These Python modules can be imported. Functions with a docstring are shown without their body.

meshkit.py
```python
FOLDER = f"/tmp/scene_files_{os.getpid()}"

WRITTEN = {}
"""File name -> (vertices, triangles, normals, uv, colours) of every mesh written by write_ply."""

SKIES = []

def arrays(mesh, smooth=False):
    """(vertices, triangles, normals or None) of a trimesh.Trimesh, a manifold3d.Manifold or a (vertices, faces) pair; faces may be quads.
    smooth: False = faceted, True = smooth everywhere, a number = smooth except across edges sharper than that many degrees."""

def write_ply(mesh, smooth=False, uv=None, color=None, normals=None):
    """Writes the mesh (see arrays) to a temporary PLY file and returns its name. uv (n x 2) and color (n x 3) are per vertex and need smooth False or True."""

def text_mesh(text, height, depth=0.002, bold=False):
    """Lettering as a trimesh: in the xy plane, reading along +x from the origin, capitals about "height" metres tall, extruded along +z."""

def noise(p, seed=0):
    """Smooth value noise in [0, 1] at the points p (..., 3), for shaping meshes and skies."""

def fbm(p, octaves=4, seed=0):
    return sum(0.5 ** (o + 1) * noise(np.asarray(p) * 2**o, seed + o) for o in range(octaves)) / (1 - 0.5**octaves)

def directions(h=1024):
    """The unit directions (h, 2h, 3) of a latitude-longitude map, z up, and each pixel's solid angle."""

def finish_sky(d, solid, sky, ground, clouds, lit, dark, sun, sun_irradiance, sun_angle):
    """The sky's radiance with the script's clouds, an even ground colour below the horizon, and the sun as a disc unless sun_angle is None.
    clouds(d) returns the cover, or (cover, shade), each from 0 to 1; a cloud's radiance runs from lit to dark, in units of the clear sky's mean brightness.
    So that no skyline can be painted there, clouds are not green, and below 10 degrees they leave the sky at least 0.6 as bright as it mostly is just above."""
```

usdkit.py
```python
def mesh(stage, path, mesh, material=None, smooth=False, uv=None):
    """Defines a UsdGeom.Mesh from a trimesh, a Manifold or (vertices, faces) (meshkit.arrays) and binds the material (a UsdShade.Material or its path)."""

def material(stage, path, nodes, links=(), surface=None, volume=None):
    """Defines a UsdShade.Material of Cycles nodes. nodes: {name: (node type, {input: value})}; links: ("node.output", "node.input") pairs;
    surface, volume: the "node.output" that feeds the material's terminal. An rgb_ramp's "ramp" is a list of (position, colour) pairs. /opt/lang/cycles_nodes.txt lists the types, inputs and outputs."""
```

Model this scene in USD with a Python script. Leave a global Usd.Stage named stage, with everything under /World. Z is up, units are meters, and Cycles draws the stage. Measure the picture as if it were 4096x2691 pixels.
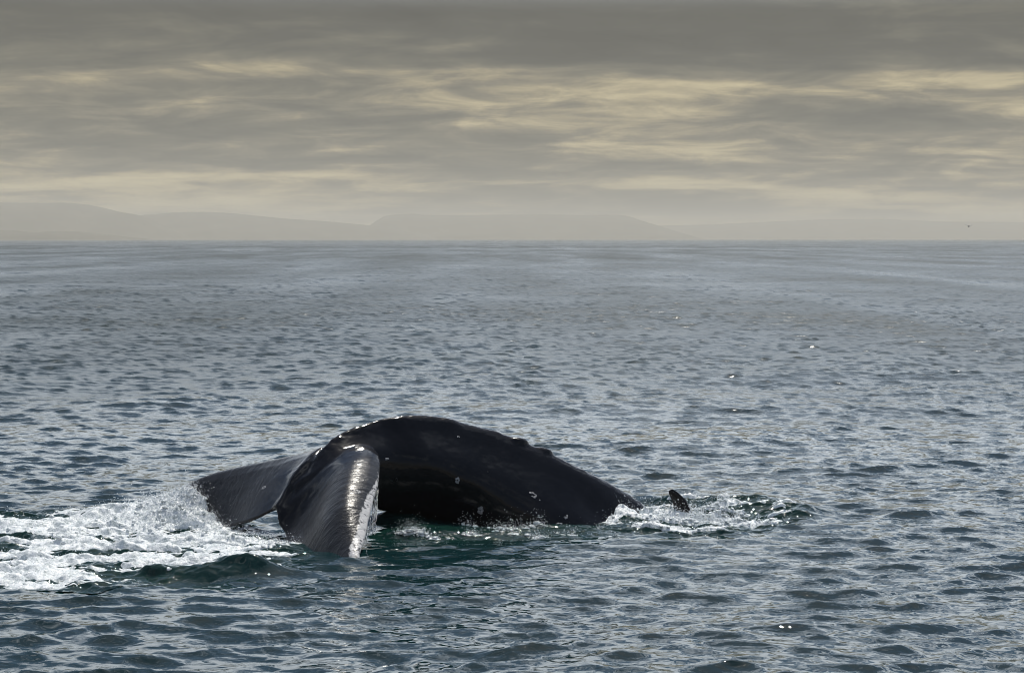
import math, random
import numpy as np
import trimesh, usdkit, meshkit
from scipy.interpolate import CubicSpline, PchipInterpolator
from scipy.ndimage import map_coordinates, gaussian_filter
from scipy.spatial import cKDTree
from scipy.sparse import coo_matrix, diags
from pxr import Usd, UsdGeom, UsdLux, UsdShade, Gf, Sdf, Vt

stage = Usd.Stage.CreateInMemory()
UsdGeom.SetStageUpAxis(stage, 'Z')
UsdGeom.Xform.Define(stage, '/World')
UsdGeom.Scope.Define(stage, '/World/Looks')
T = Sdf.ValueTypeNames

# ------------------------------------------------------------------ camera, sky, sun, exposure
CAM_H = 4.3
cam = UsdGeom.Camera.Define(stage, '/World/Camera')
cam.AddTranslateOp().Set((0, 0, CAM_H))
cam.AddRotateXOp().Set(90)
cam.CreateHorizontalApertureAttr(36.0)
cam.CreateVerticalApertureAttr(36.0 * 672 / 1024)
cam.CreateFocalLengthAttr(72.0)
cam.CreateVerticalApertureOffsetAttr(-3.42)
cam.CreateClippingRangeAttr((0.1, 100000.0))
cam.CreateExposureAttr(0.0)

SUN_EL, SUN_AZ = math.radians(62), math.radians(14)          # azimuth from +y towards +x
sun_dir = np.array([math.sin(SUN_AZ) * math.cos(SUN_EL), math.cos(SUN_AZ) * math.cos(SUN_EL), math.sin(SUN_EL)])
SKY_K = 0.10
K = 1 / SKY_K


def lin(r, g, b, k=1.0):
    f = lambda c: (c / 255 / 12.92 if c / 255 <= 0.04045 else ((c / 255 + 0.055) / 1.055) ** 2.4) * k
    return (f(r), f(g), f(b))


sky_mat = usdkit.material(stage, '/World/Looks/sky_look', {
    'tc': ('texture_coordinate', {}),
    'sep': ('separate_xyz', {}),
    'zc': ('math', {'math_type': 'maximum', 'value2': 0.0}),
    'den': ('math', {'math_type': 'add', 'value2': 0.12}),
    'u': ('math', {'math_type': 'divide'}), 'v': ('math', {'math_type': 'divide'}),
    'uv': ('combine_xyz', {'z': 3.7}),
    'map1': ('mapping', {'mapping_type': 'point', 'scale': (0.85, 1.9, 1), 'location': (5.5, 17.3, 8), 'rotation': (0, 0, 0.10)}),
    'n1': ('noise_texture', {'scale': 1.0, 'detail': 7.0, 'roughness': 0.52, 'distortion': 0.4}),
    'map2': ('mapping', {'mapping_type': 'point', 'scale': (3.6, 3.4, 1), 'location': (7.3, 2.2, 5.0)}),
    'n2': ('noise_texture', {'scale': 1.0, 'detail': 8.0, 'roughness': 0.60, 'distortion': 0.5}),
    'mixn': ('mix_float', {'fac': 0.42}),
    # cloud deck seen low over the sea: grey undersides, cream gaps
    'elev': ('rgb_ramp', {'ramp': [(0.0, (0.58,) * 3), (0.03, (0.53,) * 3), (0.06, (0.465,) * 3), (0.085, (0.375,) * 3), (0.105, (0.31,) * 3), (0.14, (0.36,) * 3), (0.25, (0.5,) * 3), (1, (0.5,) * 3)]}),
    'elev_bw': ('rgb_to_bw', {}),
    'dens': ('math', {'math_type': 'add'}),
    'dens2': ('math', {'math_type': 'add', 'value2': -0.5}),
    'deck': ('rgb_ramp', {'ramp': [(0.0, lin(70, 70, 66, K)), (0.30, lin(88, 88, 82, K)), (0.42, lin(108, 106, 95, K)), (0.50, lin(131, 125, 109, K)), (0.56, lin(159, 149, 123, K)),
                                   (0.63, lin(190, 177, 143, K)), (0.74, lin(212, 199, 160, K)), (1, lin(222, 213, 182, K))]}),
    # broken white cloud with blue between higher up
    'sky': ('sky_texture', {'sky_type': 'single_scattering', 'sun_disc': False, 'sun_elevation': SUN_EL, 'sun_rotation': SUN_AZ, 'altitude': 0.0, 'aerosol_density': 0.7}),
    'clear': ('rgb_ramp', {'ramp': [(0.0, (0.75,) * 3), (0.14, (0.70,) * 3), (0.24, (0.60,) * 3), (0.34, (0.49,) * 3), (0.50, (0.46,) * 3), (0.65, (0.44,) * 3), (1.0, (0.40,) * 3)]}),
    'clear_bw': ('rgb_to_bw', {}), 'mixc': ('mix_float', {'fac': 0.75}), 'csum': ('math', {'math_type': 'add'}),
    'cover': ('map_range', {'range_type': 'smoothstep', 'from_min': 0.94, 'from_max': 1.10, 'to_min': 0.0, 'to_max': 1.0, 'clamp': True}),
    'gain': ('math', {'math_type': 'multiply_add', 'value2': 1.6, 'value3': -0.285}),
    'nrm': ('vector_math', {'math_type': 'normalize'}), 'sdot': ('vector_math', {'math_type': 'dot_product', 'vector2': tuple(map(float, sun_dir))}),
    'sd0': ('math', {'math_type': 'maximum', 'value2': 0.0}), 'sd2': ('math', {'math_type': 'power', 'value2': 2.0}),
    'glow': ('math', {'math_type': 'multiply_add', 'value2': 3.2 * K, 'value3': 0.32 * K}),       # thin cloud shines brighter towards the sun
    'white': ('vector_math', {'math_type': 'scale', 'vector1': (0.93, 1.0, 1.08)}),
    'high': ('mix_color', {'blend_type': 'mix', 'use_clamp': False}),
    'up': ('map_range', {'range_type': 'smoothstep', 'from_min': 0.108, 'from_max': 0.165, 'to_min': 0.0, 'to_max': 1.0, 'clamp': True}),
    'all': ('mix_color', {'blend_type': 'mix', 'use_clamp': False}),
    'bg': ('background_shader', {'strength': SKY_K}),
}, [('tc.generated', 'sep.vector'), ('sep.z', 'zc.value1'), ('zc.value', 'den.value1'),
    ('sep.x', 'u.value1'), ('den.value', 'u.value2'), ('sep.y', 'v.value1'), ('den.value', 'v.value2'),
    ('u.value', 'uv.x'), ('v.value', 'uv.y'), ('uv.vector', 'map1.vector'), ('map1.vector', 'n1.vector'),
    ('uv.vector', 'map2.vector'), ('map2.vector', 'n2.vector'), ('n1.fac', 'mixn.a'), ('n2.fac', 'mixn.b'),
    ('zc.value', 'elev.fac'), ('elev.color', 'elev_bw.color'), ('mixn.result', 'gain.value1'), ('gain.value', 'dens.value1'), ('elev_bw.val', 'dens.value2'),
    ('dens.value', 'dens2.value1'), ('dens2.value', 'deck.fac'),
    ('zc.value', 'clear.fac'), ('clear.color', 'clear_bw.color'), ('clear_bw.val', 'csum.value1'), ('n1.fac', 'mixc.a'), ('n2.fac', 'mixc.b'), ('mixc.result', 'csum.value2'), ('csum.value', 'cover.value'), ('cover.result', 'high.fac'), ('sky.color', 'high.a'), ('tc.generated', 'nrm.vector1'), ('nrm.vector', 'sdot.vector1'), ('sdot.value', 'sd0.value1'), ('sd0.value', 'sd2.value1'), ('sd2.value', 'glow.value1'), ('glow.value', 'white.scale'), ('white.vector', 'high.b'),
    ('zc.value', 'up.value'), ('up.result', 'all.fac'), ('deck.color', 'all.a'), ('high.result', 'all.b'),
    ('all.result', 'bg.color')], surface='bg.background')
dome = UsdLux.DomeLight.Define(stage, '/World/sky')
UsdShade.MaterialBindingAPI.Apply(dome.GetPrim()).Bind(sky_mat)

sun = UsdLux.DistantLight.Define(stage, '/World/sun')
sun.CreateNormalizeAttr(True)
sun.CreateIntensityAttr(1.0)
sun.CreateAngleAttr(0.55)
sun.CreateColorAttr((1.0, 0.95, 0.86))
q = Gf.Rotation(Gf.Vec3d(0, 0, 1), Gf.Vec3d(*map(float, sun_dir))).GetQuat()
sun.AddOrientOp(UsdGeom.XformOp.PrecisionDouble).Set(q)

# ------------------------------------------------------------------ helpers
used = {}


def numbered(parent, name):
    k = used.get((parent, name), -1) + 1
    used[(parent, name)] = k
    return f'{parent}/{name}' if k == 0 else f'{parent}/{name}_{k:03d}'


def obj(name, mesh, material, parent='/World', smooth=True):
    path = numbered(str(parent), name)
    return usdkit.mesh(stage, path, mesh, material, smooth=smooth).GetPrim()


def thing(name, loc=None):
    x = UsdGeom.Xform.Define(stage, numbered('/World', name))
    if loc is not None:
        x.AddTranslateOp().Set(tuple(map(float, loc)))
    return x.GetPrim()


def tag(p, label=None, category=None, group=None, kind=None):
    for k, v in (('label', label), ('category', category), ('group', group), ('kind', kind)):
        if v:
            p.SetCustomDataByKey(k, v)
    return p


def floatvar(prim, name, values):
    UsdGeom.PrimvarsAPI(prim).CreatePrimvar(name, T.FloatArray, 'vertex').Set(Vt.FloatArray.FromNumpy(np.asarray(values, np.float32)))


PX = 0.5 / 4096          # tangent per photograph pixel


def at(px, py, Y):
    """A point of the photograph at the distance Y in front of the boat."""
    return np.array([(px - 2048) * PX * Y, Y, CAM_H - (py - 958) * PX * Y])


def on_sea(px, py, z=0.0):
    Y = (CAM_H - z) / ((py - 958) * PX)
    return np.array([(px - 2048) * PX * Y, Y, z])


def fbm2(x, y, sx, sy, octaves=4, seed=0):
    return meshkit.fbm(np.stack([np.asarray(x) / sx + 100, np.asarray(y) / sy + 100, np.full(np.shape(x), 0.37 + seed)], -1), octaves, seed)


def sstep(a, b, x):
    t = np.clip((x - a) / (b - a), 0, 1)
    return t * t * (3 - 2 * t)


# ------------------------------------------------------------------ the sea surface: wind waves plus the water the whale throws up
def wave_tile(L, N, lmin, lmax, lpeak, rms_slope, seed, heading, spread, turn):
    """A periodic tile of random wind waves: height and sideways displacement."""
    rng = np.random.default_rng(seed)
    k1 = 2 * np.pi * np.fft.fftfreq(N, L / N)
    kx, ky = np.meshgrid(k1, k1, indexing='ij')
    k = np.hypot(kx, ky)
    k[0, 0] = 1
    ang = np.arctan2(ky, kx) - (heading - turn)
    S = k ** -4.0 * np.exp(-(2 * np.pi / lpeak / k) ** 2 * 1.1) * (np.abs(np.cos(ang)) ** spread + 0.035)
    S *= np.exp(-(k * lmin / (2 * np.pi)) ** 6) * (1 - np.exp(-(k * lmax / (2 * np.pi)) ** 6))
    S[0, 0] = 0
    h = np.sqrt(S) * (rng.standard_normal((N, N)) + 1j * rng.standard_normal((N, N)))
    H = np.fft.fft2(np.fft.ifft2(h).real)
    slope = np.sqrt(np.mean(np.fft.ifft2(1j * kx * H).real ** 2 + np.fft.ifft2(1j * ky * H).real ** 2))
    H *= rms_slope / slope
    dx, dy = (np.fft.ifft2(-1j * kk / k * H).real for kk in (kx, ky))
    return dict(L=L, N=N, h=np.fft.ifft2(H).real.astype(np.float32), dx=dx.astype(np.float32), dy=dy.astype(np.float32), turn=turn, lmin=lmin, lmax=lmax)


HEAD = -math.pi / 2 + 0.10
TILES = [wave_tile(420, 1024, 4.5, 70, 11.0, 0.055, 11, HEAD + 0.3, 4, 0.50),
         wave_tile(53.0, 1024, 0.42, 7.0, 0.76, 0.185, 22, HEAD, 4.0, 0.31),
         wave_tile(9.1, 512, 0.06, 0.45, 0.33, 0.165, 33, HEAD - 0.15, 3.0, -0.47)]


def sample_tile(t, x, y, what):
    c, s = math.cos(t['turn']), math.sin(t['turn'])
    u, v = (c * x + s * y) / t['L'] * t['N'], (-s * x + c * y) / t['L'] * t['N']
    return [map_coordinates(t[w], [u, v], order=1, mode='grid-wrap') for w in what]


def gauss(x, y, cx, cy, sx, sy, rot=0.0):
    c, s = math.cos(rot), math.sin(rot)
    u, v = c * (x - cx) + s * (y - cy), -s * (x - cx) + c * (y - cy)
    return np.exp(-0.5 * ((u / sx) ** 2 + (v / sy) ** 2))


def wash_left(x, y):
    """How much the water is churned by the far fluke, 0 to 1."""
    d = np.hypot((x + 6.2) / 3.6, (y - 28.4 + 0.18 * (x + 6.2)) / 3.6)
    e = np.hypot((x + 9.5) / 3.5, (y - 28.9) / 3.0)
    m = np.minimum(d, e) - 0.5 * gauss(x, y, -5.0, 31.0, 0.6, 0.45) + 0.55 * (fbm2(x, y, 1.3, 0.9, 4, 3) - 0.5)
    return sstep(1.08, 0.72, m) * sstep(-2.55, -3.0, x + 0.35 * (fbm2(x, y, 0.4, 0.4, 3, 8) - 0.5))


def wash_right(x, y):
    d = np.hypot((x - 2.9) / 1.75, (y - 31.4) / 1.9)
    m = d + 0.6 * (fbm2(x, y, 0.9, 0.8, 4, 5) - 0.5)
    return sstep(1.12, 0.75, m)


def raised(x, y):
    """The smooth humps of water that the whale pushes up."""
    z = 0.34 * gauss(x, y, -4.85, 30.95, 0.48, 0.32, 0.25) + 0.17 * gauss(x, y, -5.7, 31.0, 0.7, 0.4, 0.2)
    z = z + 0.10 * gauss(x, y, -7.4, 31.2, 1.4, 0.5, 0.1)
    z = z + 0.21 * gauss(x, y, -3.42, 26.45, 0.27, 0.16, -0.12) + 0.09 * gauss(x, y, 6.25, 31.4, 0.30, 0.11, 0.15) + 0.10 * gauss(x, y, -4.3, 26.5, 0.8, 0.22, -0.25) - 0.06 * gauss(x, y, -3.5, 25.9, 0.9, 0.3)
    z = z + 0.16 * gauss(x, y, 3.75, 32.7, 0.65, 0.35, -0.15) + 0.10 * gauss(x, y, 4.35, 31.6, 0.28, 0.55, 0.1) - 0.17 * gauss(x, y, 2.6, 31.2, 0.8, 0.6)
    z = z + 0.16 * gauss(x, y, 1.75, 31.5, 0.35, 0.5, 0.5) + 0.15 * gauss(x, y, 2.25, 33.3, 0.45, 0.25)
    z = z + 0.10 * gauss(x, y, -1.4, 30.0, 0.45, 0.3, -0.15) + 0.22 * gauss(x, y, -1.75, 30.75, 0.5, 0.22)
    z = z + 0.05 * gauss(x, y, 0.4, 28.6, 1.8, 0.25, 0.12) - 0.04 * gauss(x, y, 0.2, 29.4, 1.5, 0.3, 0.1)
    return z


def churn(x, y):
    """Small steep lumps where the water is broken."""
    w = np.maximum(wash_left(x, y), wash_right(x, y))
    near = np.maximum(gauss(x, y, -0.8, 29.8, 1.5, 0.8), 0.7 * gauss(x, y, 1.2, 29.7, 1.5, 0.7))
    lump = (fbm2(x, y, 0.42, 0.20, 4, 21) - 0.5) * 0.26
    fine = (fbm2(x, y, 0.13, 0.09, 3, 27) - 0.5) * 0.07
    return w * (lump + fine) + near * 1.3 * ((fbm2(x, y, 0.5, 0.16, 3, 31) - 0.5) * 0.07 + fine * 0.5), np.maximum(0.8 * w, near)


def sea(x, y, spacing):
    """Displaced sea points for still-water positions x, y; waves shorter than two grid steps are left to the material."""
    r = np.hypot(x, y)
    X, Y, Z, lost = x.copy(), y.copy(), np.zeros_like(x), np.zeros_like(x)
    gust = (0.50 + 1.00 * fbm2(x, y, 38, 15, 5, 41)) * (1 + sstep(120, 700, r) * np.clip(1.7 * (fbm2(x, y, 420, 130, 5, 43) - 0.5), -0.4, 0.5))
    calm = 1 - 0.45 * gauss(x, y, -0.8, 27.6, 2.6, 1.2)
    still = 1 - 0.85 * gauss(x, y, -1.5, 29.5, 7.0, 4.5)
    for i, t in enumerate(TILES):
        keep = sstep(0.90, 0.30, spacing / (t['lmin'] * (3.2 if i < 2 else 5.5)))
        var = (0.055, 0.185, 0.165)[i] ** 2
        a = gust if i else 1.0
        lost += var * (1 - keep ** 2) * a ** 2
        on = keep > 0.003
        dx, dy, h = sample_tile(t, x[on], y[on], ('dx', 'dy', 'h'))
        amp = keep[on] * (gust[on] * calm[on] if i else still[on])
        ch = (-1.0, -1.25, -0.9)[i]
        X[on] += ch * amp * dx
        Y[on] += ch * amp * dy
        Z[on] += amp * h
    air = np.zeros_like(x)
    box = (x > -15) & (x < 7) & (y > 22) & (y < 37)
    c, a = churn(x[box], y[box])
    Z[box] += raised(x[box], y[box]) + c
    air[box] = a
    return X, Y, Z, lost, air


def steps(a, b, f):
    out = [a]
    while out[-1] < b:
        out.append(out[-1] + f(out[-1]))
    return np.array(out)


rad = np.concatenate([steps(2.0, 17.0, lambda r: 0.03 * r), steps(17.3, 27000.0, lambda r: r * float(np.interp(math.log(r), [3.0, 3.5, 4.7, 6.2, 7.0, 8.0], [0.0033, 0.0030, 0.0022, 0.0022, 0.007, 0.025])))])
half = np.concatenate([np.arange(0, 0.27, 0.00102), steps(0.2708, math.pi, lambda a: 0.00102 + 0.035 * (a - 0.27))])
half[-1] = math.pi
azi = np.concatenate([-half[:0:-1], half])
R, A = np.meshgrid(rad, azi, indexing='ij')
gx, gy = R * np.sin(A), R * np.cos(A)
space = np.maximum(np.gradient(rad)[:, None] * 0.8 + 0 * A, R * np.gradient(azi)[None, :])
sx, sy, sz, lost, air = (v.reshape(R.shape) for v in sea(gx.ravel(), gy.ravel(), space.ravel()))
nr, na = R.shape
idx = np.arange(nr * na).reshape(nr, na)
quads = np.stack([idx[:-1, :-1], idx[:-1, 1:], idx[1:, 1:], idx[1:, :-1]], -1).reshape(-1, 4)[:, ::-1]
sea_v = np.stack([sx.ravel(), sy.ravel(), sz.ravel()], 1)

water = usdkit.material(stage, '/World/Looks/sea_water', {
    'geo': ('geometry', {}),
    'm1': ('mapping', {'scale': (3.8, 7.0, 4.0)}), 'n1': ('noise_texture', {'scale': 1.0, 'detail': 1.6, 'roughness': 0.45, 'distortion': 0.4}),
    'm3': ('mapping', {'scale': (0.20, 0.33, 0.2), 'rotation': (0, 0, -0.1)}), 'n3': ('noise_texture', {'scale': 1.0, 'detail': 3.0, 'roughness': 0.62}),
    'd3': ('math', {'math_type': 'multiply', 'value2': 2.4}), 'b3': ('bump', {'strength': 1.0, 'distance': 0.8}),
    'm2': ('mapping', {'scale': (1.3, 2.1, 1.3), 'rotation': (0, 0, 0.2)}), 'n2': ('noise_texture', {'scale': 1.0, 'detail': 4.0, 'roughness': 0.6, 'distortion': 0.3}),
    'lost': ('attribute', {'attribute': 'lost'}), 'air': ('attribute', {'attribute': 'air'}),
    'b1': ('bump', {'strength': 0.5, 'distance': 0.03}),
    'd2': ('math', {'math_type': 'multiply', 'value2': 4.8}),
    'b2': ('bump', {'strength': 1.0, 'distance': 0.13}),
    'm4': ('mapping', {'scale': (0.06, 0.007, 1.0)}), 'n4': ('noise_texture', {'scale': 1.0, 'detail': 5.0, 'roughness': 0.65}),       # wind-ruffled patches far out
    'ruf': ('map_range', {'from_min': 0.30, 'from_max': 0.70, 'to_min': 0.10, 'to_max': 1.75, 'clamp': True}), 'var': ('math', {'math_type': 'multiply'}),
    'alpha': ('math', {'math_type': 'multiply_add', 'value2': 0.85, 'value3': 0.0009}), 'rough': ('math', {'math_type': 'sqrt'}),      # slopes of the waves too small to model
    'col': ('mix_color', {'a': (0.003, 0.016, 0.017), 'b': (0.005, 0.024, 0.019)}),
    'p': ('principled_bsdf', {'ior': 1.333}),
}, [('geo.position', 'm1.vector'), ('m1.vector', 'n1.vector'), ('geo.position', 'm2.vector'), ('m2.vector', 'n2.vector'),
    ('n1.fac', 'b1.height'), ('n2.fac', 'b2.height'), ('lost.fac', 'd2.value1'), ('d2.value', 'b2.strength'), ('b1.normal', 'b2.normal'),
    ('geo.position', 'm4.vector'), ('m4.vector', 'n4.vector'), ('n4.fac', 'ruf.value'), ('ruf.result', 'var.value1'), ('lost.fac', 'var.value2'), ('var.value', 'alpha.value1'), ('alpha.value', 'rough.value1'), ('rough.value', 'p.roughness'), ('air.fac', 'col.fac'), ('col.result', 'p.base_color'), ('geo.position', 'm3.vector'), ('m3.vector', 'n3.vector'), ('n3.fac', 'b3.height'), ('lost.fac', 'd3.value1'), ('d3.value', 'b3.strength'), ('b2.normal', 'b3.normal'), ('b3.normal', 'p.normal')], surface='p.BSDF')
sea_prim = obj('sea', (sea_v, quads), water)
floatvar(sea_prim, 'lost', np.sqrt(lost).ravel())
floatvar(sea_prim, 'air', air.ravel())
tag(sea_prim, 'rippled dark blue sea with small wind waves reaching to the horizon', 'sea', kind='structure')

# ------------------------------------------------------------------ far hills and the air before them
hill_mat = usdkit.material(stage, '/World/Looks/heath', {
    'geo': ('geometry', {}), 'n': ('noise_texture', {'scale': 0.004, 'detail': 6.0, 'roughness': 0.6}),
    'r': ('rgb_ramp', {'ramp': [(0.3, (0.05, 0.05, 0.035)), (0.7, (0.12, 0.11, 0.08))]}), 'p': ('principled_bsdf', {'roughness': 0.95})},
    [('geo.position', 'n.vector'), ('n.fac', 'r.fac'), ('r.color', 'p.base_color')], surface='p.BSDF')


def hill(name, D, profile, label, seed, rough=5.0):
    px, py = np.array(profile, float).T
    x = np.linspace(px[0], px[-1], 420)
    h = np.maximum((958 - PchipInterpolator(px, py)(x)) * PX * D, 0)
    w = np.linspace(-1, 1, 41)
    Xg, W = np.meshgrid((x - 2048) * PX * D, w, indexing='ij')
    Yg = D + W * 1500 + 350 * (fbm2(Xg, W * 900, 900, 700, 3, seed) - 0.5)
    fade = (1 - np.abs(W) ** 1.5)
    Z = h[:, None] * fade + rough * (fbm2(Xg, Yg, 320, 260, 5, seed) - 0.5) * np.minimum(1, h[:, None] / 40) * (0.3 + 2.2 * np.minimum(1, np.abs(W) * 2)) * (fade > 0) - 1.0
    Z = np.where(np.abs(W) > 0.999, -2.0, Z)
    i = np.arange(Xg.size).reshape(Xg.shape)
    qd = np.stack([i[:-1, :-1], i[1:, :-1], i[1:, 1:], i[:-1, 1:]], -1).reshape(-1, 4)
    p = obj(name, (np.stack([Xg.ravel(), Yg.ravel(), Z.ravel()], 1), qd), hill_mat)
    return tag(p, label, 'hill', kind='structure')


hill('headland', 9000, [(-700, 900), (-300, 908), (0, 916), (150, 926), (280, 922), (400, 938), (430, 950), (450, 959)], 'low dark headland at the far left edge in front of the rounded hill', 1)
hill('hills', 13500, [(-1200, 960), (-900, 900), (-500, 830), (-200, 806), (0, 809), (120, 810), (250, 809), (330, 815), (400, 828), (470, 845), (540, 858), (600, 885), (680, 930), (720, 959)], 'highest rounded hazy hill at the left edge of the horizon', 2)
hill('hills', 15500, [(380, 959), (450, 905), (540, 863), (620, 855), (700, 849), (800, 847), (900, 850), (1000, 859), (1150, 874), (1300, 884), (1400, 893), (1500, 903), (1650, 930), (1750, 959)], 'long low hazy hill sloping down right between the rounded hill and the mesa', 3)
hill('hills', 17500, [(1350, 959), (1420, 925), (1475, 903), (1510, 880), (1545, 861), (1600, 856), (1660, 854), (1690, 858), (1850, 859), (2048, 856), (2200, 857), (2330, 859), (2440, 858), (2500, 861), (2560, 880), (2620, 898), (2720, 930), (2800, 959)], 'flat-topped hazy mesa standing on the middle of the horizon', 4, 3)
hill('hills', 22000, [(2350, 959), (2500, 918), (2640, 902), (2800, 899), (3000, 890), (3300, 878), (3500, 876), (3800, 886), (4096, 889), (4500, 900), (5000, 930), (5300, 959)], 'faintest and farthest low ridge on the right half of the horizon', 5, 3)

haze_mat = usdkit.material(stage, '/World/Looks/haze_air', {'v': ('principled_volume', {'color': (0.85, 0.80, 0.68), 'density': 0.000094, 'anisotropy': 0.0})}, [], volume='v.volume')
hz = trimesh.creation.box([56000, 56000, 300 + 3.2])
hz.apply_translation([0, 0, (300 - 3.2) / 2])
tag(obj('haze', hz, haze_mat, smooth=False), 'pale warm haze veiling the far hills along the horizon', 'haze', kind='stuff')


# ------------------------------------------------------------------ the whale
def surface_nets(F, origin, h):
    """Triangulates the zero level of the sampled field F (negative inside)."""
    ins = F < 0
    nx, ny, nz = F.shape
    cnt = sum(ins[i:nx - 1 + i, j:ny - 1 + j, k:nz - 1 + k].astype(np.int8) for i in (0, 1) for j in (0, 1) for k in (0, 1))
    act = np.argwhere((cnt > 0) & (cnt < 8))
    off = np.array([(i, j, k) for i in (0, 1) for j in (0, 1) for k in (0, 1)])
    val = np.stack([F[act[:, 0] + o[0], act[:, 1] + o[1], act[:, 2] + o[2]] for o in off], 1)
    pos, n = np.zeros((len(act), 3)), np.zeros(len(act))
    for a in range(8):
        for b in range(a + 1, 8):
            if np.abs(off[a] - off[b]).sum() == 1:
                fa, fb = val[:, a], val[:, b]
                m = (fa < 0) != (fb < 0)
                t = np.where(m, fa / np.where(m, fa - fb, 1), 0)
                pos += m[:, None] * (off[a] + t[:, None] * (off[b] - off[a]))
                n += m
    verts = origin + h * (act + pos / n[:, None])
    ids = np.full((nx - 1, ny - 1, nz - 1), -1, np.int64)
    ids[tuple(act.T)] = np.arange(len(act))
    faces = []
    for ax in range(3):
        o1, o2 = [np.eye(3, dtype=int)[(ax + k) % 3] for k in (1, 2)]
        sl = [slice(None)] * 3
        a, b = list(sl), list(sl)
        a[ax], b[ax] = slice(0, -1), slice(1, None)
        e = np.argwhere(ins[tuple(a)] != ins[tuple(b)])
        e = e[(e[:, (ax + 1) % 3] > 0) & (e[:, (ax + 2) % 3] > 0) & (e[:, (ax + 1) % 3] < F.shape[(ax + 1) % 3] - 1) & (e[:, (ax + 2) % 3] < F.shape[(ax + 2) % 3] - 1)]
        qd = np.stack([ids[tuple((e - o1 - o2).T)], ids[tuple((e - o2).T)], ids[tuple(e.T)], ids[tuple((e - o1).T)]], 1)
        flip = ~ins[tuple(e.T)]
        qd[flip] = qd[flip][:, ::-1]
        faces.append(qd)
    return verts, np.vstack(faces)


def taubin(v, f, n, l=0.5, mu=-0.52):
    e = np.vstack([f[:, [0, 1]], f[:, [1, 2]], f[:, [2, 0]]])
    e = np.vstack([e, e[:, ::-1]])
    W = coo_matrix((np.ones(len(e)), (e[:, 0], e[:, 1])), shape=(len(v),) * 2).tocsr()
    W.data[:] = 1
    W = diags(1 / np.maximum(np.asarray(W.sum(1)).ravel(), 1)) @ W
    for _ in range(n):
        v = v + l * (W @ v - v)
        v = v + mu * (W @ v - v)
    return v


# stations of the arched tail stock: ridge and belly point in the photograph, half width, distance
ST = [((1185, 1908), (1212, 1938), .16, 29.90), ((1227, 1868), (1290, 1932), .20, 29.95), ((1275, 1806), (1370, 1918), .24, 30.05), ((1323, 1758), (1440, 1935), .25, 30.2),
      ((1419, 1710), (1500, 1990), .32, 30.45), ((1515, 1679), (1565, 2036), .40, 30.7), ((1618, 1663), (1640, 2060), .54, 30.9), ((1728, 1668), (1700, 2082), .62, 31.1),
      ((1837, 1694), (1760, 2106), .70, 31.25), ((1946, 1716), (1820, 2140), .78, 31.4), ((2055, 1753), (1885, 2185), .86, 31.5), ((2197, 1813), (1985, 2255), .95, 31.6),
      ((2329, 1878), (2090, 2335), 1.02, 31.7), ((2438, 1935), (2190, 2420), 1.08, 31.8), ((2547, 2010), (2290, 2510), 1.1, 31.9), ((2680, 2115), (2420, 2620), 1.12, 32.0), ((2850, 2260), (2570, 2760), 1.1, 32.1)]
top = np.array([at(*a, Y) for a, b, w, Y in ST])
bot = np.array([at(*b, Y) for a, b, w, Y in ST])
wid = np.array([w for *_, w, Y in ST])
s = np.concatenate([[0], np.cumsum(np.linalg.norm(np.diff((top + bot) / 2, axis=0), axis=1))])
sf = np.linspace(0, s[-1], 500)
top, bot, wid = PchipInterpolator(s, top)(sf), PchipInterpolator(s, bot)(sf), PchipInterpolator(s, wid)(sf)
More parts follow.
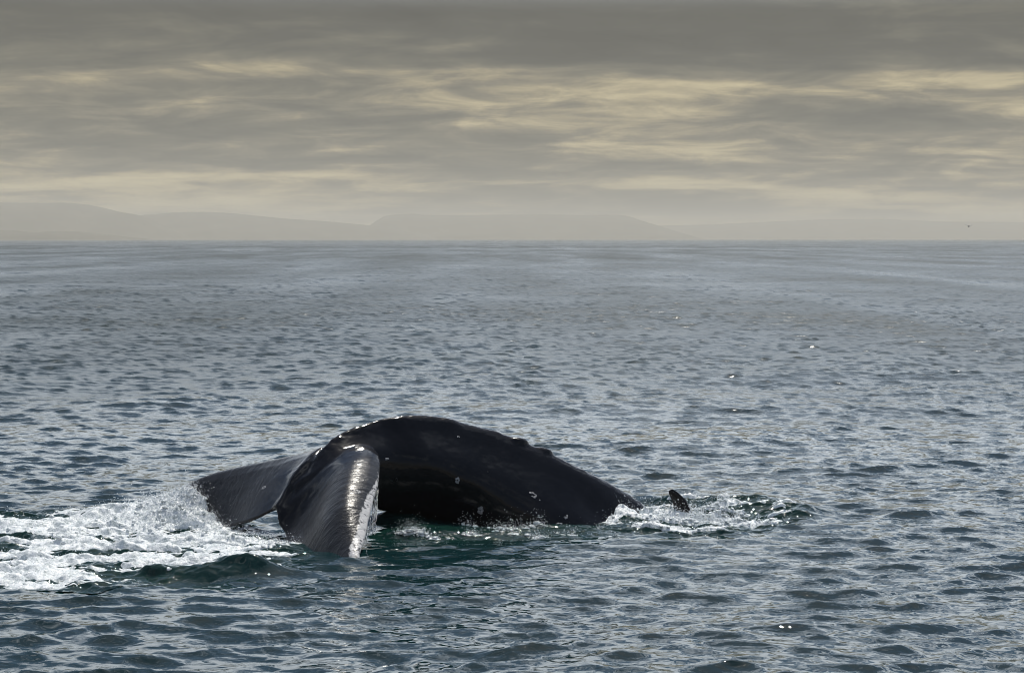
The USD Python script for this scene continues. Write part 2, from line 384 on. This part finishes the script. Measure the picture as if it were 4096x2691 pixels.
sm = lambda a: gaussian_filter(a, (7,) + (0,) * (a.ndim - 1), mode='nearest')
top, bot, wid = sm(top), sm(bot), sm(wid)
mid, ha = (top + bot) / 2, np.linalg.norm(top - bot, axis=1) / 2
upv = (top - bot) / (2 * ha[:, None])
axv = np.gradient(mid, axis=0)
axv /= np.linalg.norm(axv, axis=1, keepdims=True)
sdv = np.cross(axv, upv)
sdv /= np.linalg.norm(sdv, axis=1, keepdims=True)
mid_tree = cKDTree(mid)


def body_field(p):
    _, i = mid_tree.query(p, workers=-1)
    d = p - mid[i]
    u, w, l = (d * upv[i]).sum(1) / ha[i], (d * sdv[i]).sum(1), (d * axv[i]).sum(1)
    b = wid[i] * (1 - 0.55 * sstep(0.0, 1.0, u) - 0.10 * sstep(0.0, 1.0, -u))       # narrower towards the ridge
    f = (np.sqrt(u ** 2 + (w / b) ** 2 + 1e-9) - 1) * np.minimum(ha[i], b)
    return np.maximum(f, np.abs(l) - 0.12)


def blade(lead, trail, camber, thick, lift):
    """Sample points and radii of one fluke blade between its leading and trailing edges, root to tip."""
    lead, trail = np.array(lead), np.array(trail)
    def curve(c):
        t = np.concatenate([[0], np.cumsum(np.linalg.norm(np.diff(c, axis=0), axis=1))])
        return PchipInterpolator(t / t[-1], c)
    t, c = np.meshgrid(np.linspace(0, 1, 230), np.linspace(0, 1, 110), indexing='ij')
    L, R_ = curve(lead)(t), curve(trail)(t)
    P = L + (R_ - L) * c[..., None]
    nrm = np.cross(np.gradient(P, axis=1), np.gradient(P, axis=0))
    nrm = gaussian_filter(nrm, (8, 8, 0), mode='nearest')
    nrm /= np.maximum(np.linalg.norm(nrm, axis=2, keepdims=True), 1e-9)
    nrm *= np.sign((nrm * np.array(lift)).sum(2, keepdims=True).mean())
    chord = np.linalg.norm(R_ - L, axis=2)
    P = P + nrm * (camber(t, c) * np.minimum(chord, 1.2))[..., None]
    r = thick(t) * np.interp(c, [0, 0.06, 0.2, 0.45, 0.8, 1], [0.45, 0.8, 1.0, 0.85, 0.42, 0.22])
    return P.reshape(-1, 3), np.maximum(r, 0.022).ravel()


near_P, near_r = blade(
    [at(1470, 1800, 30.25), at(1502, 1822, 30.05), at(1510, 1868, 29.72), at(1504, 1930, 29.35), at(1484, 2000, 28.95), at(1464, 2090, 28.45), at(1450, 2160, 28.10), at(1432, 2222, 27.76), (-2.08, 27.55, -0.18)],
    [at(1115, 2026, 29.55), at(1114, 2050, 29.45), at(1122, 2095, 29.35), at(1148, 2135, 29.22), (-3.18, 29.0, -0.04), (-3.0, 28.5, -0.18), (-2.7, 28.05, -0.25), (-2.4, 27.7, -0.27), (-2.12, 27.52, -0.22)],
    lambda t, c: (0.25 * 6.75 * c * (1 - c) ** 2 + 0.03 * np.sin(6.0 * t + 5.0 * c) * 4 * c * (1 - c)) * np.sin(np.pi * np.clip(t * 0.9 + 0.1, 0, 1)), lambda t: 0.10 - 0.045 * t, (-0.5, -0.6, 0.6))
far_P, far_r = blade(
    [at(1300, 1800, 30.35), at(1261, 1812, 30.45), at(1180, 1831, 30.62), at(1084, 1850, 30.8), at(988, 1870, 30.95), at(892, 1891, 31.1), at(815, 1914, 31.2), at(740, 1955, 31.3), at(670, 2010, 31.35)],
    [at(1115, 2022, 29.55), at(1100, 2034, 29.58), at(1060, 2056, 29.68), at(988, 2086, 29.9), at(930, 2100, 30.15), at(860, 2110, 30.45), at(790, 2105, 30.8), at(720, 2075, 31.1), at(668, 2022, 31.32)],
    lambda t, c: 0.05 * 4 * c * (1 - c) - 0.05 * np.sin(np.pi * t) * 4 * c * (1 - c) * 0.3, lambda t: 0.10 - 0.045 * t, (-0.5, -0.6, 0.6))
blade_trees = [(cKDTree(P), r) for P, r in ((near_P, near_r), (far_P, far_r))]


def smin(a, b, k):
    h = np.clip(0.5 + 0.5 * (b - a) / k, 0, 1)
    return b + (a - b) * h - k * h * (1 - h)


def whale_field(p):
    f = body_field(p)
    for tree, r in blade_trees:
        d, i = tree.query(p, k=6, distance_upper_bound=0.5, workers=-1)
        ok = i[:, 0] < len(r)
        g = np.full(len(p), 0.5)
        dd = np.where(np.isfinite(d[ok]), d[ok] - r[np.minimum(i[ok], len(r) - 1)], 9.0)
        g[ok] = np.minimum(dd.min(1), 0.5)
        f = smin(f, g, 0.04 + 0.08 * sstep(-2.75, -3.1, p[:, 0]))
    for (px, py, Y), rr in (((2078, 1755, 31.5), .05), ((2176, 1795, 31.6), .047)):
        f = smin(f, np.linalg.norm((p - at(px - 6, py + 12, Y)) * (0.42, 0.7, 1.0), axis=1) - rr, 0.06)
    return f


h = 0.021
o = np.array([-5.75, 27.2, -1.25])
shape = np.array([440, 290, 148])
coarse = np.stack(np.meshgrid(*[np.arange(n // 4 + 1) for n in shape], indexing='ij'), -1)
Fc = whale_field((o + coarse.reshape(-1, 3) * 4 * h)).reshape(coarse.shape[:3])
near = np.abs(Fc) < 0.20
F = np.repeat(np.repeat(np.repeat(Fc, 4, 0), 4, 1), 4, 2).astype(np.float32)
M = np.argwhere(np.repeat(np.repeat(np.repeat(near, 4, 0), 4, 1), 4, 2))
F[tuple(M.T)] = whale_field(o + M * h)
wv, wf = surface_nets(F, o, h)
whale_mesh = trimesh.Trimesh(*meshkit.arrays((wv, wf))[:2], process=False)
whale_mesh.remove_unreferenced_vertices()
parts = whale_mesh.split(only_watertight=False)
whale_mesh = max(parts, key=lambda m: len(m.faces))
whale_mesh.vertices = taubin(np.array(whale_mesh.vertices), whale_mesh.faces, 12)
if whale_mesh.volume < 0:
    whale_mesh.invert()
wv = np.array(whale_mesh.vertices)
relief = 0.008 * (meshkit.fbm(wv * (3.2, 3.2, 5.0) + 50, 3, 61) - 0.5) + 0.004 * (meshkit.fbm(wv * 12 + 50, 3, 62) - 0.5)
ridge_d = cKDTree(top).query(wv)[0]
relief += 0.022 * sstep(0.22, 0.05, ridge_d) * (meshkit.fbm(wv * 9 + 80, 2, 63) - 0.45)
fold = np.sin(wv[:, 0] * 7.0 + wv[:, 2] * 9.0 + 2.0 * meshkit.fbm(wv * 1.5 + 20, 2, 64))
relief += 0.010 * fold * sstep(0.4, 1.4, wv[:, 0]) * sstep(0.9, 0.2, wv[:, 2])
whale_mesh.vertices = wv + relief[:, None] * np.array(whale_mesh.vertex_normals)
wv = np.array(whale_mesh.vertices)

# skin colouring: the pale mottled leading edge of the near fluke
lead_line = near_P.reshape(230, 110, 3)[:, 0]
dl, il = cKDTree(lead_line).query(wv)
tl = il / 229.0
edge_w = 0.05 + 0.10 * sstep(0.3, 0.6, tl)
pale = sstep(1.15, 0.75, dl / edge_w) * sstep(0.08, 0.42, tl)
# root-to-tip coordinate for the water-combed streaks that run across the flukes
db, ib = cKDTree(near_P).query(wv)
df, jf = cKDTree(far_P).query(wv)
near_side = db < df
pick = np.where(near_side, ib, jf)
span, across = (pick // 110) / 229.0 + 2.0 * ~near_side, (pick % 110) / 109.0
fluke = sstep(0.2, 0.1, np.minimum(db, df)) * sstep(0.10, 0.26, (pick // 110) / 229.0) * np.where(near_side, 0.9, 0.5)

skin = usdkit.material(stage, '/World/Looks/whale_skin', {
    'geo': ('geometry', {}), 'pale': ('attribute', {'attribute': 'pale'}), 'fluke': ('attribute', {'attribute': 'fluke'}),
    'mo': ('mapping', {'scale': (17, 17, 13)}), 'mot': ('noise_texture', {'scale': 1.0, 'detail': 4.0, 'roughness': 0.6, 'distortion': 0.6}),
    'sum': ('math', {'math_type': 'multiply_add', 'value2': 1.0}), 'half': ('math', {'math_type': 'multiply_add', 'value2': 0.38, 'value3': -0.255}),
    'mask': ('map_range', {'range_type': 'smoothstep', 'from_min': 0.48, 'from_max': 0.62, 'to_min': 0.0, 'to_max': 1.0, 'clamp': True}),
    'gate': ('math', {'math_type': 'multiply'}),
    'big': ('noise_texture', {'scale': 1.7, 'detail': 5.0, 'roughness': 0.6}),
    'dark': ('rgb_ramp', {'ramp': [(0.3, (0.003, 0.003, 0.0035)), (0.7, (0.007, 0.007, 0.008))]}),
    'painted_sheen': ('math', {'math_type': 'multiply'}), 'grey': ('mix_color', {'b': (0.045, 0.046, 0.050)}),  # sheen of the flukes put into the base colour as streaked grey
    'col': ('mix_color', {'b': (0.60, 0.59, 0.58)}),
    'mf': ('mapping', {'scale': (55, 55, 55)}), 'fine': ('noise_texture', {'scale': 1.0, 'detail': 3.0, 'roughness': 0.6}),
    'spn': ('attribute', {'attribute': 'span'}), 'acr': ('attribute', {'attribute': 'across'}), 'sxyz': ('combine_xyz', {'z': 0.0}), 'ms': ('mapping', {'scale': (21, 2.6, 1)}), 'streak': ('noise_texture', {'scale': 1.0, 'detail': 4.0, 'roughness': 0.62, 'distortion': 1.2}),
    'b1': ('bump', {'strength': 0.35, 'distance': 0.0018}), 'b2': ('bump', {'strength': 0.5, 'distance': 0.032}),
    'sw': ('math', {'math_type': 'multiply_add', 'value2': 0.8, 'value3': 0.02}), 'ro': ('math', {'math_type': 'multiply_add', 'value2': 0.18, 'value3': 0.125}),
    'p': ('principled_bsdf', {'roughness': 0.15, 'ior': 1.32}),
}, [('geo.position', 'mo.vector'), ('mo.vector', 'mot.vector'), ('pale.fac', 'half.value1'), ('mot.fac', 'sum.value1'), ('half.value', 'sum.value3'),
    ('sum.value', 'mask.value'), ('mask.result', 'gate.value1'), ('pale.fac', 'gate.value2'),
    ('geo.position', 'big.vector'), ('big.fac', 'dark.fac'), ('dark.color', 'grey.a'), ('fluke.fac', 'painted_sheen.value1'), ('streak.fac', 'painted_sheen.value2'), ('painted_sheen.value', 'grey.fac'), ('grey.result', 'col.a'), ('gate.value', 'col.fac'), ('col.result', 'p.base_color'),
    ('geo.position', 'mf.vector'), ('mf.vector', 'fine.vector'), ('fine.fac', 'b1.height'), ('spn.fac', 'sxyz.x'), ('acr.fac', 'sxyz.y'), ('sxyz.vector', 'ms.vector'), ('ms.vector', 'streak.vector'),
    ('streak.fac', 'b2.height'), ('fluke.fac', 'sw.value1'), ('sw.value', 'b2.strength'), ('b1.normal', 'b2.normal'), ('fluke.fac', 'ro.value1'), ('ro.value', 'p.roughness'), ('b2.normal', 'p.normal')], surface='p.BSDF')

whale = thing('whale')
tag(whale, 'huge black whale arching its back and tail flukes out of the sea as it dives', 'whale')
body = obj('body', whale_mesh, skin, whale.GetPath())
floatvar(body, 'pale', pale)
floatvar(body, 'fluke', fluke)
floatvar(body, 'span', span)
floatvar(body, 'across', across)

# the hooked fin that sticks out of the white water further along the back
fin_l = np.array([(2676, 2120), (2690, 2070), (2696, 2039), (2692, 2014), (2681, 1989), (2675, 1970), (2677, 1962)], float)
fin_r = np.array([(2860, 2130), (2790, 2075), (2763, 2041), (2751, 2014), (2730, 1987), (2706, 1966), (2690, 1957)], float)
FY = 32.0
t = np.linspace(0, 1, 40)
cl, cr = PchipInterpolator(np.linspace(0, 1, 7), fin_l)(t), PchipInterpolator(np.linspace(0, 1, 7), fin_r)(t)
phi = np.linspace(0, 2 * np.pi, 29)[:-1]
rings = []
for i in range(40):
    a, b = at(*cl[i], FY), at(*cr[i], FY)
    th = 0.30 * np.linalg.norm(b - a)
    rings.append((a + b) / 2 + np.cos(phi)[:, None] * (b - a) / 2 + np.sin(phi)[:, None] * np.array([0, th / 2, 0]))
V = np.vstack(rings + [[rings[-1].mean(0) + (0, 0, 0.004)], [rings[0].mean(0)]])
Fq = []
for i in range(39):
    for j in range(28):
        a, b = i * 28 + j, i * 28 + (j + 1) % 28
        Fq += [(a, b, b + 28), (a, b + 28, a + 28)]
for j in range(28):
    Fq += [(39 * 28 + j, 39 * 28 + (j + 1) % 28, 1120), ((j + 1) % 28, j, 1121)]
fin_mesh = trimesh.Trimesh(V, Fq, process=False)
if fin_mesh.volume < 0:
    fin_mesh.invert()
fin = obj('dorsal_fin', fin_mesh, skin, whale.GetPath())
floatvar(fin, 'pale', np.zeros(len(V)))
floatvar(fin, 'fluke', np.zeros(len(V)))
floatvar(fin, 'span', V[:, 0])
floatvar(fin, 'across', V[:, 2])
tag(fin, 'small hooked fin poking out of the white water beyond the back')

# barnacle scars on the skin: thin pale patches that follow the surface
w_n = np.array(whale_mesh.vertex_normals)
w_px = np.stack([wv[:, 0] / wv[:, 1] / PX + 2048, (CAM_H - wv[:, 2]) / wv[:, 1] / PX + 958], 1)
w_tree = cKDTree(wv)
scar_mat = usdkit.material(stage, '/World/Looks/scar_skin', {
    'geo': ('geometry', {}), 'n': ('noise_texture', {'scale': 60.0, 'detail': 3.0}),
    'r': ('rgb_ramp', {'ramp': [(0.3, (0.10, 0.10, 0.10)), (0.6, (0.34, 0.34, 0.35))]}), 'p': ('principled_bsdf', {'roughness': 0.5})},
    [('geo.position', 'n.vector'), ('n.fac', 'r.fac'), ('r.color', 'p.base_color')], surface='p.BSDF')


def scar(px, py, size, inner, seed, start=0.0, sweep=2 * math.pi, squash=1.0):
    """A ring or arc of scar tissue about size metres across, laid on the skin at that point."""
    rng = np.random.default_rng(seed)
    near_ = np.hypot(*(w_px - (px, py)).T) < 9
    near_ &= (w_n * (wv - (0, 0, CAM_H))).sum(1) < 0
    if not near_.any():
        return
    c = np.argmin(np.where(near_, wv[:, 1], 1e9))
    n = w_n[c]
    a = np.cross(n, (0, 0, 1.0)); a /= np.linalg.norm(a)
    b = np.cross(n, a)
    th = np.linspace(start, start + sweep, 33)
    wob = 1 + 0.22 * np.sin(2 * th + rng.uniform(0, 6)) + 0.14 * np.sin(5 * th + rng.uniform(0, 6))
    wid_ = (1 - inner) * (0.75 + 0.5 * rng.random(33))
    wid_[-1] = wid_[0] if sweep > 6 else wid_[-1]
    V_, lay = [], (0.0, 0.25, 0.75, 1.0)
    for k, f_ in enumerate(lay):
        r_ = size / 2 * wob * (1 - wid_ * f_)
        P_ = wv[c] + r_[:, None] * (np.cos(th)[:, None] * a + squash * np.sin(th)[:, None] * b)
        _, i_ = w_tree.query(P_)
        P_ = P_ - ((P_ - wv[i_]) * w_n[i_]).sum(1, keepdims=True) * w_n[i_] + w_n[i_] * (0.004 if 0 < k < 3 else -0.004)
        V_.append(P_)
    i_ = np.arange(4 * 33).reshape(4, 33)
    qd_ = np.stack([i_[:-1, :-1], i_[:-1, 1:], i_[1:, 1:], i_[1:, :-1]], -1).reshape(-1, 4)
    obj('barnacle_scar', (np.vstack(V_), qd_), scar_mat, whale.GetPath())


scar(2137, 1975, 0.115, 0.38, 1, 0.5, 5.2)
scar(2240, 2093, 0.10, 0.30, 2, 2.0, 4.8, 0.7)
scar(2222, 2106, 0.05, 0.9, 3, squash=1.2)
scar(2268, 2060, 0.08, 0.22, 4, 0.0, 4.0)
scar(1838, 1925, 0.09, 0.14, 5)
scar(1575, 1924, 0.022, 0.95, 6, squash=1.4)
scar(1592, 1924, 0.030, 0.95, 7, squash=1.4)
scar(1955, 1883, 0.022, 0.95, 8)
scar(1840, 1747, 0.06, 0.35, 9, 3.4, 2.6)
scar(1552, 1838, 0.09, 0.16, 10, 3.6, 2.4)
scar(1050, 1946, 0.075, 0.30, 11)
scar(1432, 1962, 0.11, 0.22, 12, 0.4, 5.6)
scar(1920, 2050, 0.12, 0.10, 13)

# ------------------------------------------------------------------ white water
foam_mat = usdkit.material(stage, '/World/Looks/foam', {
    'geo': ('geometry', {}), 'v': ('voronoi_texture', {'scale': 42.0, 'feature': 'smooth_f1', 'smoothness': 0.6}), 'n': ('noise_texture', {'scale': 16.0, 'detail': 5.0, 'roughness': 0.65}),
    'b1': ('bump', {'strength': 0.5, 'distance': 0.008, 'invert': True}), 'b2': ('bump', {'strength': 0.6, 'distance': 0.03}),
    'r': ('rgb_ramp', {'ramp': [(0.30, (0.30, 0.36, 0.36)), (0.48, (0.66, 0.70, 0.71)), (0.62, (0.84, 0.86, 0.87))]}),
    'p': ('principled_bsdf', {'roughness': 0.22, 'ior': 1.33})},
    [('geo.position', 'v.vector'), ('v.distance', 'b1.height'), ('geo.position', 'n.vector'), ('n.fac', 'b2.height'), ('b1.normal', 'b2.normal'),
     ('n.fac', 'r.fac'), ('r.color', 'p.base_color'), ('b2.normal', 'p.normal')], surface='p.BSDF')
drop_mat = usdkit.material(stage, '/World/Looks/droplets', {'p': ('principled_bsdf', {'base_color': (0.97, 0.98, 0.98), 'roughness': 0.04, 'ior': 1.333, 'transmission_weight': 1.0})}, [], surface='p.BSDF')


spray_mat = usdkit.material(stage, '/World/Looks/spray_drops', {'p': ('principled_bsdf', {'base_color': (0.84, 0.86, 0.87), 'roughness': 0.2, 'ior': 1.33})}, [], surface='p.BSDF')


def lump_mesh(seed, sub=2):
    m = trimesh.creation.icosphere(sub, 1.0)
    v = np.array(m.vertices)
    v *= (1 + 1.1 * (meshkit.fbm(v * 2.1 + 9.1 * seed, 3, seed) - 0.5))[:, None]
    m.vertices = v
    return m


def scatter(name, parent, protos, material, pos, size, rng, flat=1.0):
    path = numbered(str(parent), name)
    pi = UsdGeom.PointInstancer.Define(stage, path)
    targets = []
    for k, m in enumerate(protos):
        usdkit.mesh(stage, f'{path}/shape_{k:03d}' if k else f'{path}/shape', m, material, smooth=True)
        targets.append(f'{path}/shape_{k:03d}' if k else f'{path}/shape')
    pi.CreatePrototypesRel().SetTargets(targets)
    n = len(pos)
    pi.CreateProtoIndicesAttr(Vt.IntArray.FromNumpy(rng.integers(0, len(protos), n).astype(np.int32)))
    pi.CreatePositionsAttr(Vt.Vec3fArray.FromNumpy(np.asarray(pos, np.float32)))
    sc = np.stack([size * rng.uniform(0.8, 1.5, n), size, size * flat * rng.uniform(0.7, 1.1, n)], 1)
    pi.CreateScalesAttr(Vt.Vec3fArray.FromNumpy(sc.astype(np.float32)))
    an = rng.uniform(-0.8, 0.8, n)
    qt = np.stack([np.zeros(n), np.zeros(n), np.sin(an / 2), np.cos(an / 2)], 1)
    pi.CreateOrientationsAttr(Vt.QuathArray([Gf.Quath(float(c[3]), float(c[0]), float(c[1]), float(c[2])) for c in qt]))
    p = pi.GetPrim()
    p.SetCustomDataByKey('kind', 'stuff')
    return p


def white_water(name, label, x0, x1, y0, y1, dx, dy, amount, seed, n_lumps, n_drops, hop, most=0.20):
    """Foam on the displaced sea: a sheet that rises out of the water where the foam is thick, with lumps and drops on it."""
    rng = np.random.default_rng(seed)
    xs, ys = np.arange(x0, x1, dx), np.arange(y0, y1, dy)
    X0, Y0 = np.meshgrid(xs, ys, indexing='ij')
    xf, yf = X0.ravel(), Y0.ravel()
    X1, Y1, Z1, _, _ = sea(xf, yf, np.full(xf.shape, 0.03))
    a = amount(xf, yf)
    puff = 0.6 * fbm2(xf, yf, 1.0, 0.24, 5, seed + 1) + 0.4 * fbm2(xf + 0.4 * yf, yf, 0.45, 0.20, 5, seed + 7)
    cell = 1 - np.abs(2 * fbm2(xf, yf, 0.16, 0.11, 3, seed + 2) - 1) * 2
    tiny = fbm2(xf, yf, 0.06, 0.05, 2, seed + 4) - 0.5
    thick = 0.48 * (puff - 0.80 + 0.329 * a)
    thick = np.where(thick > 0, thick ** 0.8 * 0.75, thick)
    thick = thick + (0.010 * cell + 0.016 * tiny - 0.004) * a
    v = np.stack([X1, Y1, Z1 + np.clip(thick, -0.06, most)], 1)
    i = np.arange(len(xf)).reshape(X0.shape)
    qd = np.stack([i[:-1, :-1], i[1:, :-1], i[1:, 1:], i[:-1, 1:]], -1).reshape(-1, 4)
    qd = qd[thick[qd].max(1) > -0.03]
    use, inv = np.unique(qd, return_inverse=True)
    t_ = thing(name)
    tag(t_, label, 'foam', kind='stuff')
    obj('foam_sheet', (v[use], inv.reshape(qd.shape)), foam_mat, t_.GetPath()).SetCustomDataByKey('kind', 'stuff')
    chop = 0.012 - 0.06 * (1 - sstep(0.1, 0.5, a)) + a * (0.034 * (fbm2(xf, yf, 0.11, 0.06, 3, seed + 11) - 0.5) + 0.05 * (fbm2(xf, yf, 0.34, 0.13, 2, seed + 12) - 0.5))
    wv_ = np.stack([X1, Y1, Z1 + chop], 1)
    qw = np.stack([i[:-1, :-1], i[1:, :-1], i[1:, 1:], i[:-1, 1:]], -1).reshape(-1, 4)
    qw = qw[chop[qw].max(1) > -0.035]
    use, inv = np.unique(qw, return_inverse=True)
    c_ = obj('choppy_water', (wv_[use], inv.reshape(qw.shape)), water, t_.GetPath())
    floatvar(c_, 'lost', np.zeros(len(use)))
    floatvar(c_, 'air', a[use])
    c_.SetCustomDataByKey('kind', 'stuff')
    w = np.maximum(thick, 0) ** 0.7
    hopw = w * hop(v[:, 0], v[:, 1])
    pick = rng.choice(len(v), n_lumps, p=hopw / hopw.sum())
    size = 0.006 + 0.030 * rng.random(n_lumps) ** 5
    scatter('foam_lumps', t_.GetPath(), [lump_mesh(seed + k) for k in range(4)], foam_mat, v[pick] + (0, 0, 0.004) + rng.normal(0, 0.012, (n_lumps, 3)), size, rng, 0.75)
    pick = rng.choice(len(v), n_drops, p=hopw / hopw.sum())
    up = rng.exponential(0.055, n_drops)
    pos = v[pick] + np.stack([rng.normal(0, 0.05, n_drops), rng.normal(0, 0.05, n_drops), up], 1)
    k = n_drops // 2
    size = 0.0025 + 0.0075 * rng.random(n_drops) ** 3
    scatter('droplets', t_.GetPath(), [trimesh.creation.icosphere(1, 1.0)], drop_mat, pos[:k], size[:k], rng)
    scatter('spray', t_.GetPath(), [trimesh.creation.icosphere(1, 1.0)], spray_mat, pos[k:], 0.8 * size[k:], rng)
    return t_


white_water('white_water', 'large patch of churned white foam left of the tail flukes', -10.5, -2.55, 25.2, 32.4, 0.019, 0.028, lambda x, y: wash_left(x, y) * (1 + 0.25 * gauss(x, y, -4.9, 31.0, 0.6, 0.5) + 0.14 * gauss(x, y, -3.9, 28.3, 1.2, 1.2)), 101, 1300, 11000,
            lambda x, y: 0.08 + gauss(x, y, -4.7, 30.8, 0.6, 0.6) * 3 + gauss(x, y, -3.0, 28.9, 0.5, 0.5) * 2)
white_water('white_water', 'smaller splashing foam around the hooked fin on the right', 0.9, 5.2, 29.0, 34.2, 0.016, 0.024, lambda x, y: wash_right(x, y) * (0.80 + 0.34 * gauss(x, y, 2.4, 31.8, 0.8, 0.6) + 0.25 * gauss(x, y, 4.3, 32, 0.3, 0.8)), 202, 1500, 4500,
            lambda x, y: 0.3 + gauss(x, y, 3.0, 31.8, 0.4, 0.5) * 2, 0.08)
white_water('white_water', 'thin glinting foam flecks on the dark water under the belly', -2.1, 2.3, 28.2, 30.9, 0.016, 0.022,
            lambda x, y: 0.84 * sstep(0.2, 0.75, gauss(x, y, -0.9, 29.5, 0.8, 0.35) + 0.8 * gauss(x, y, 0.9, 29.9, 0.9, 0.35) + 0.8 * gauss(x, y, 0.4, 30.45, 1.5, 0.18)), 303, 400, 3000, lambda x, y: 1.0 + 0 * x, 0.02)


# water running off the near fluke
def tube(points, radii, sides=8):
    P = np.asarray(points, float)
    Tn = np.gradient(P, axis=0)
    Tn /= np.linalg.norm(Tn, axis=1, keepdims=True)
    A_ = np.cross(Tn, (0.2, 1.0, 0.1))
    A_ /= np.linalg.norm(A_, axis=1, keepdims=True)
    B_ = np.cross(Tn, A_)
    ph = np.linspace(0, 2 * np.pi, sides + 1)[:-1]
    V_ = (P[:, None] + np.asarray(radii)[:, None, None] * (np.cos(ph)[None, :, None] * A_[:, None] + np.sin(ph)[None, :, None] * B_[:, None])).reshape(-1, 3)
    F_ = [(i * sides + j, i * sides + (j + 1) % sides, (i + 1) * sides + (j + 1) % sides, (i + 1) * sides + j) for i in range(len(P) - 1) for j in range(sides)]
    n_ = len(V_)
    V_ = np.vstack([V_, P[:1], P[-1:]])
    F3 = [(a, b, c) for a, b, c, d in F_] + [(a, c, d) for a, b, c, d in F_]
    F3 += [((j + 1) % sides, j, n_) for j in range(sides)] + [(n_ - 1 - sides + 1 + j, n_ - sides + (j + 1) % sides, n_ + 1) for j in range(sides)]
    m = trimesh.Trimesh(V_, F3, process=False)
    return m


run = thing('falling_water')
tag(run, 'clear strands of water dripping off the white edge of the near fluke', 'water', kind='stuff')
rs = np.random.default_rng(7)
for line in ([(1507, 1935), (1512, 1960), (1513, 1990), (1509, 2020), (1506, 2060), (1500, 2090), (1488, 2118)], [(1499, 1965), (1505, 2000), (1503, 2040), (1498, 2085), (1506, 2110), (1500, 2140)],
             [(1490, 2010), (1493, 2050), (1489, 2090), (1474, 2130)], [(1478, 2040), (1482, 2080), (1478, 2140)],
             [(1503, 1948), (1508, 1990), (1507, 2050), (1503, 2100)], [(1486, 2000), (1490, 2060), (1487, 2120)], [(1470, 2075), (1474, 2120), (1472, 2165)],
             [(1495, 1985), (1499, 2030), (1496, 2075), (1492, 2135)], [(1463, 2110), (1466, 2150), (1465, 2185)]):
    c = np.array(line, float)
    u_ = np.linspace(0, 1, 40)
    c = PchipInterpolator(np.linspace(0, 1, len(c)), c)(u_) + np.cumsum(rs.normal(0, 0.8, (40, 2)), 0) * (0.6, 0.1)
    Y_ = np.interp(c[:, 1], [1935, 2000, 2090, 2160], [29.3, 28.95, 28.5, 28.2]) + 0.06
    P_ = np.stack([at(a, b, y) for (a, b), y in zip(c, Y_)])
    r_ = 0.009 * (0.35 + 1.1 * meshkit.noise(np.stack([u_ * 9, u_ * 0 + rs.uniform(0, 50), u_ * 0], 1)))
    obj('strand', tube(P_, r_), drop_mat, run.GetPath())

# ------------------------------------------------------------------ the gull
def wing_mesh(side, droop):
    """Swept, cambered wing from the shoulder to the tip."""
    tt = np.linspace(0, 1, 14)
    span = 0.58 * tt * side
    z = np.interp(tt, [0, 0.45, 1], [0.03, droop[0], droop[1]])
    lead = np.interp(tt, [0, 0.4, 1], [0.09, 0.13, -0.06])
    chord = np.interp(tt, [0, 0.4, 0.85, 1], [0.17, 0.16, 0.08, 0.02])
    V_, F_ = [], []
    for k in range(14):
        for cc, th in ((0, 0.0), (0.3, 0.014), (0.7, 0.008), (1, 0.0), (0.7, -0.004), (0.3, -0.006)):
            V_.append((span[k], -(lead[k] - cc * chord[k]), z[k] + th + 0.02 * 4 * cc * (1 - cc) * 0.4))
    for k in range(13):
        for j in range(6):
            a, b = k * 6 + j, k * 6 + (j + 1) % 6
            F_ += [(a, b, b + 6), (a, b + 6, a + 6)]
    F_ += [(0, j, j + 1) for j in range(1, 5)] + [(78, 78 + j + 1, 78 + j) for j in range(1, 5)]
    return trimesh.Trimesh(V_, F_, process=False)


feather_pale = usdkit.material(stage, '/World/Looks/pale_feathers', {'p': ('principled_bsdf', {'base_color': (0.80, 0.79, 0.76), 'roughness': 0.7})}, [], surface='p.BSDF')
feather_dark_shaded = usdkit.material(stage, '/World/Looks/dark_shaded_feathers', {'p': ('principled_bsdf', {'base_color': (0.10, 0.095, 0.09), 'roughness': 0.7})}, [], surface='p.BSDF')
gull = UsdGeom.Xform.Define(stage, numbered('/World', 'gull'))
gull.AddTranslateOp().Set(tuple(map(float, at(3875, 907, 275.0))))
gull.AddRotateZOp().Set(16.0)
gull = gull.GetPrim()
tag(gull, 'distant gull flying low above the horizon at the right', 'gull')
prof = [(0.0, -0.24), (0.035, -0.22), (0.05, -0.17), (0.048, -0.13), (0.075, -0.06), (0.082, 0.03), (0.06, 0.13), (0.03, 0.21), (0.0, 0.25)]
bird = trimesh.creation.revolve(np.array(prof), sections=16)
bird.apply_transform(trimesh.transformations.rotation_matrix(math.pi / 2, (1, 0, 0)))
if bird.volume < 0:
    bird.invert()
bird.apply_transform(trimesh.transformations.rotation_matrix(math.pi, (0, 0, 1)))
obj('body', bird, feather_dark_shaded, gull.GetPath())
obj('wing', wing_mesh(-1, (0.13, 0.26)), feather_pale, gull.GetPath())
obj('wing', wing_mesh(1, (0.07, 0.17)), feather_dark_shaded, gull.GetPath())  # shaded wing: its shade is put into the colour, unlike its pale twin
tail = trimesh.creation.box((0.11, 0.18, 0.014))
tail.vertices[:, 0] *= np.where(tail.vertices[:, 1] < 0, 1.3, 0.7)
tail.apply_translation((0, -0.28, -0.03))
obj('tail', tail, feather_pale, gull.GetPath(), smooth=False)
beak = trimesh.creation.cone(0.014, 0.06, sections=8)
beak.apply_transform(trimesh.transformations.rotation_matrix(-math.pi / 2, (1, 0, 0)))
beak.apply_translation((0, 0.235, -0.005))
obj('beak', beak, feather_dark_shaded, gull.GetPath())
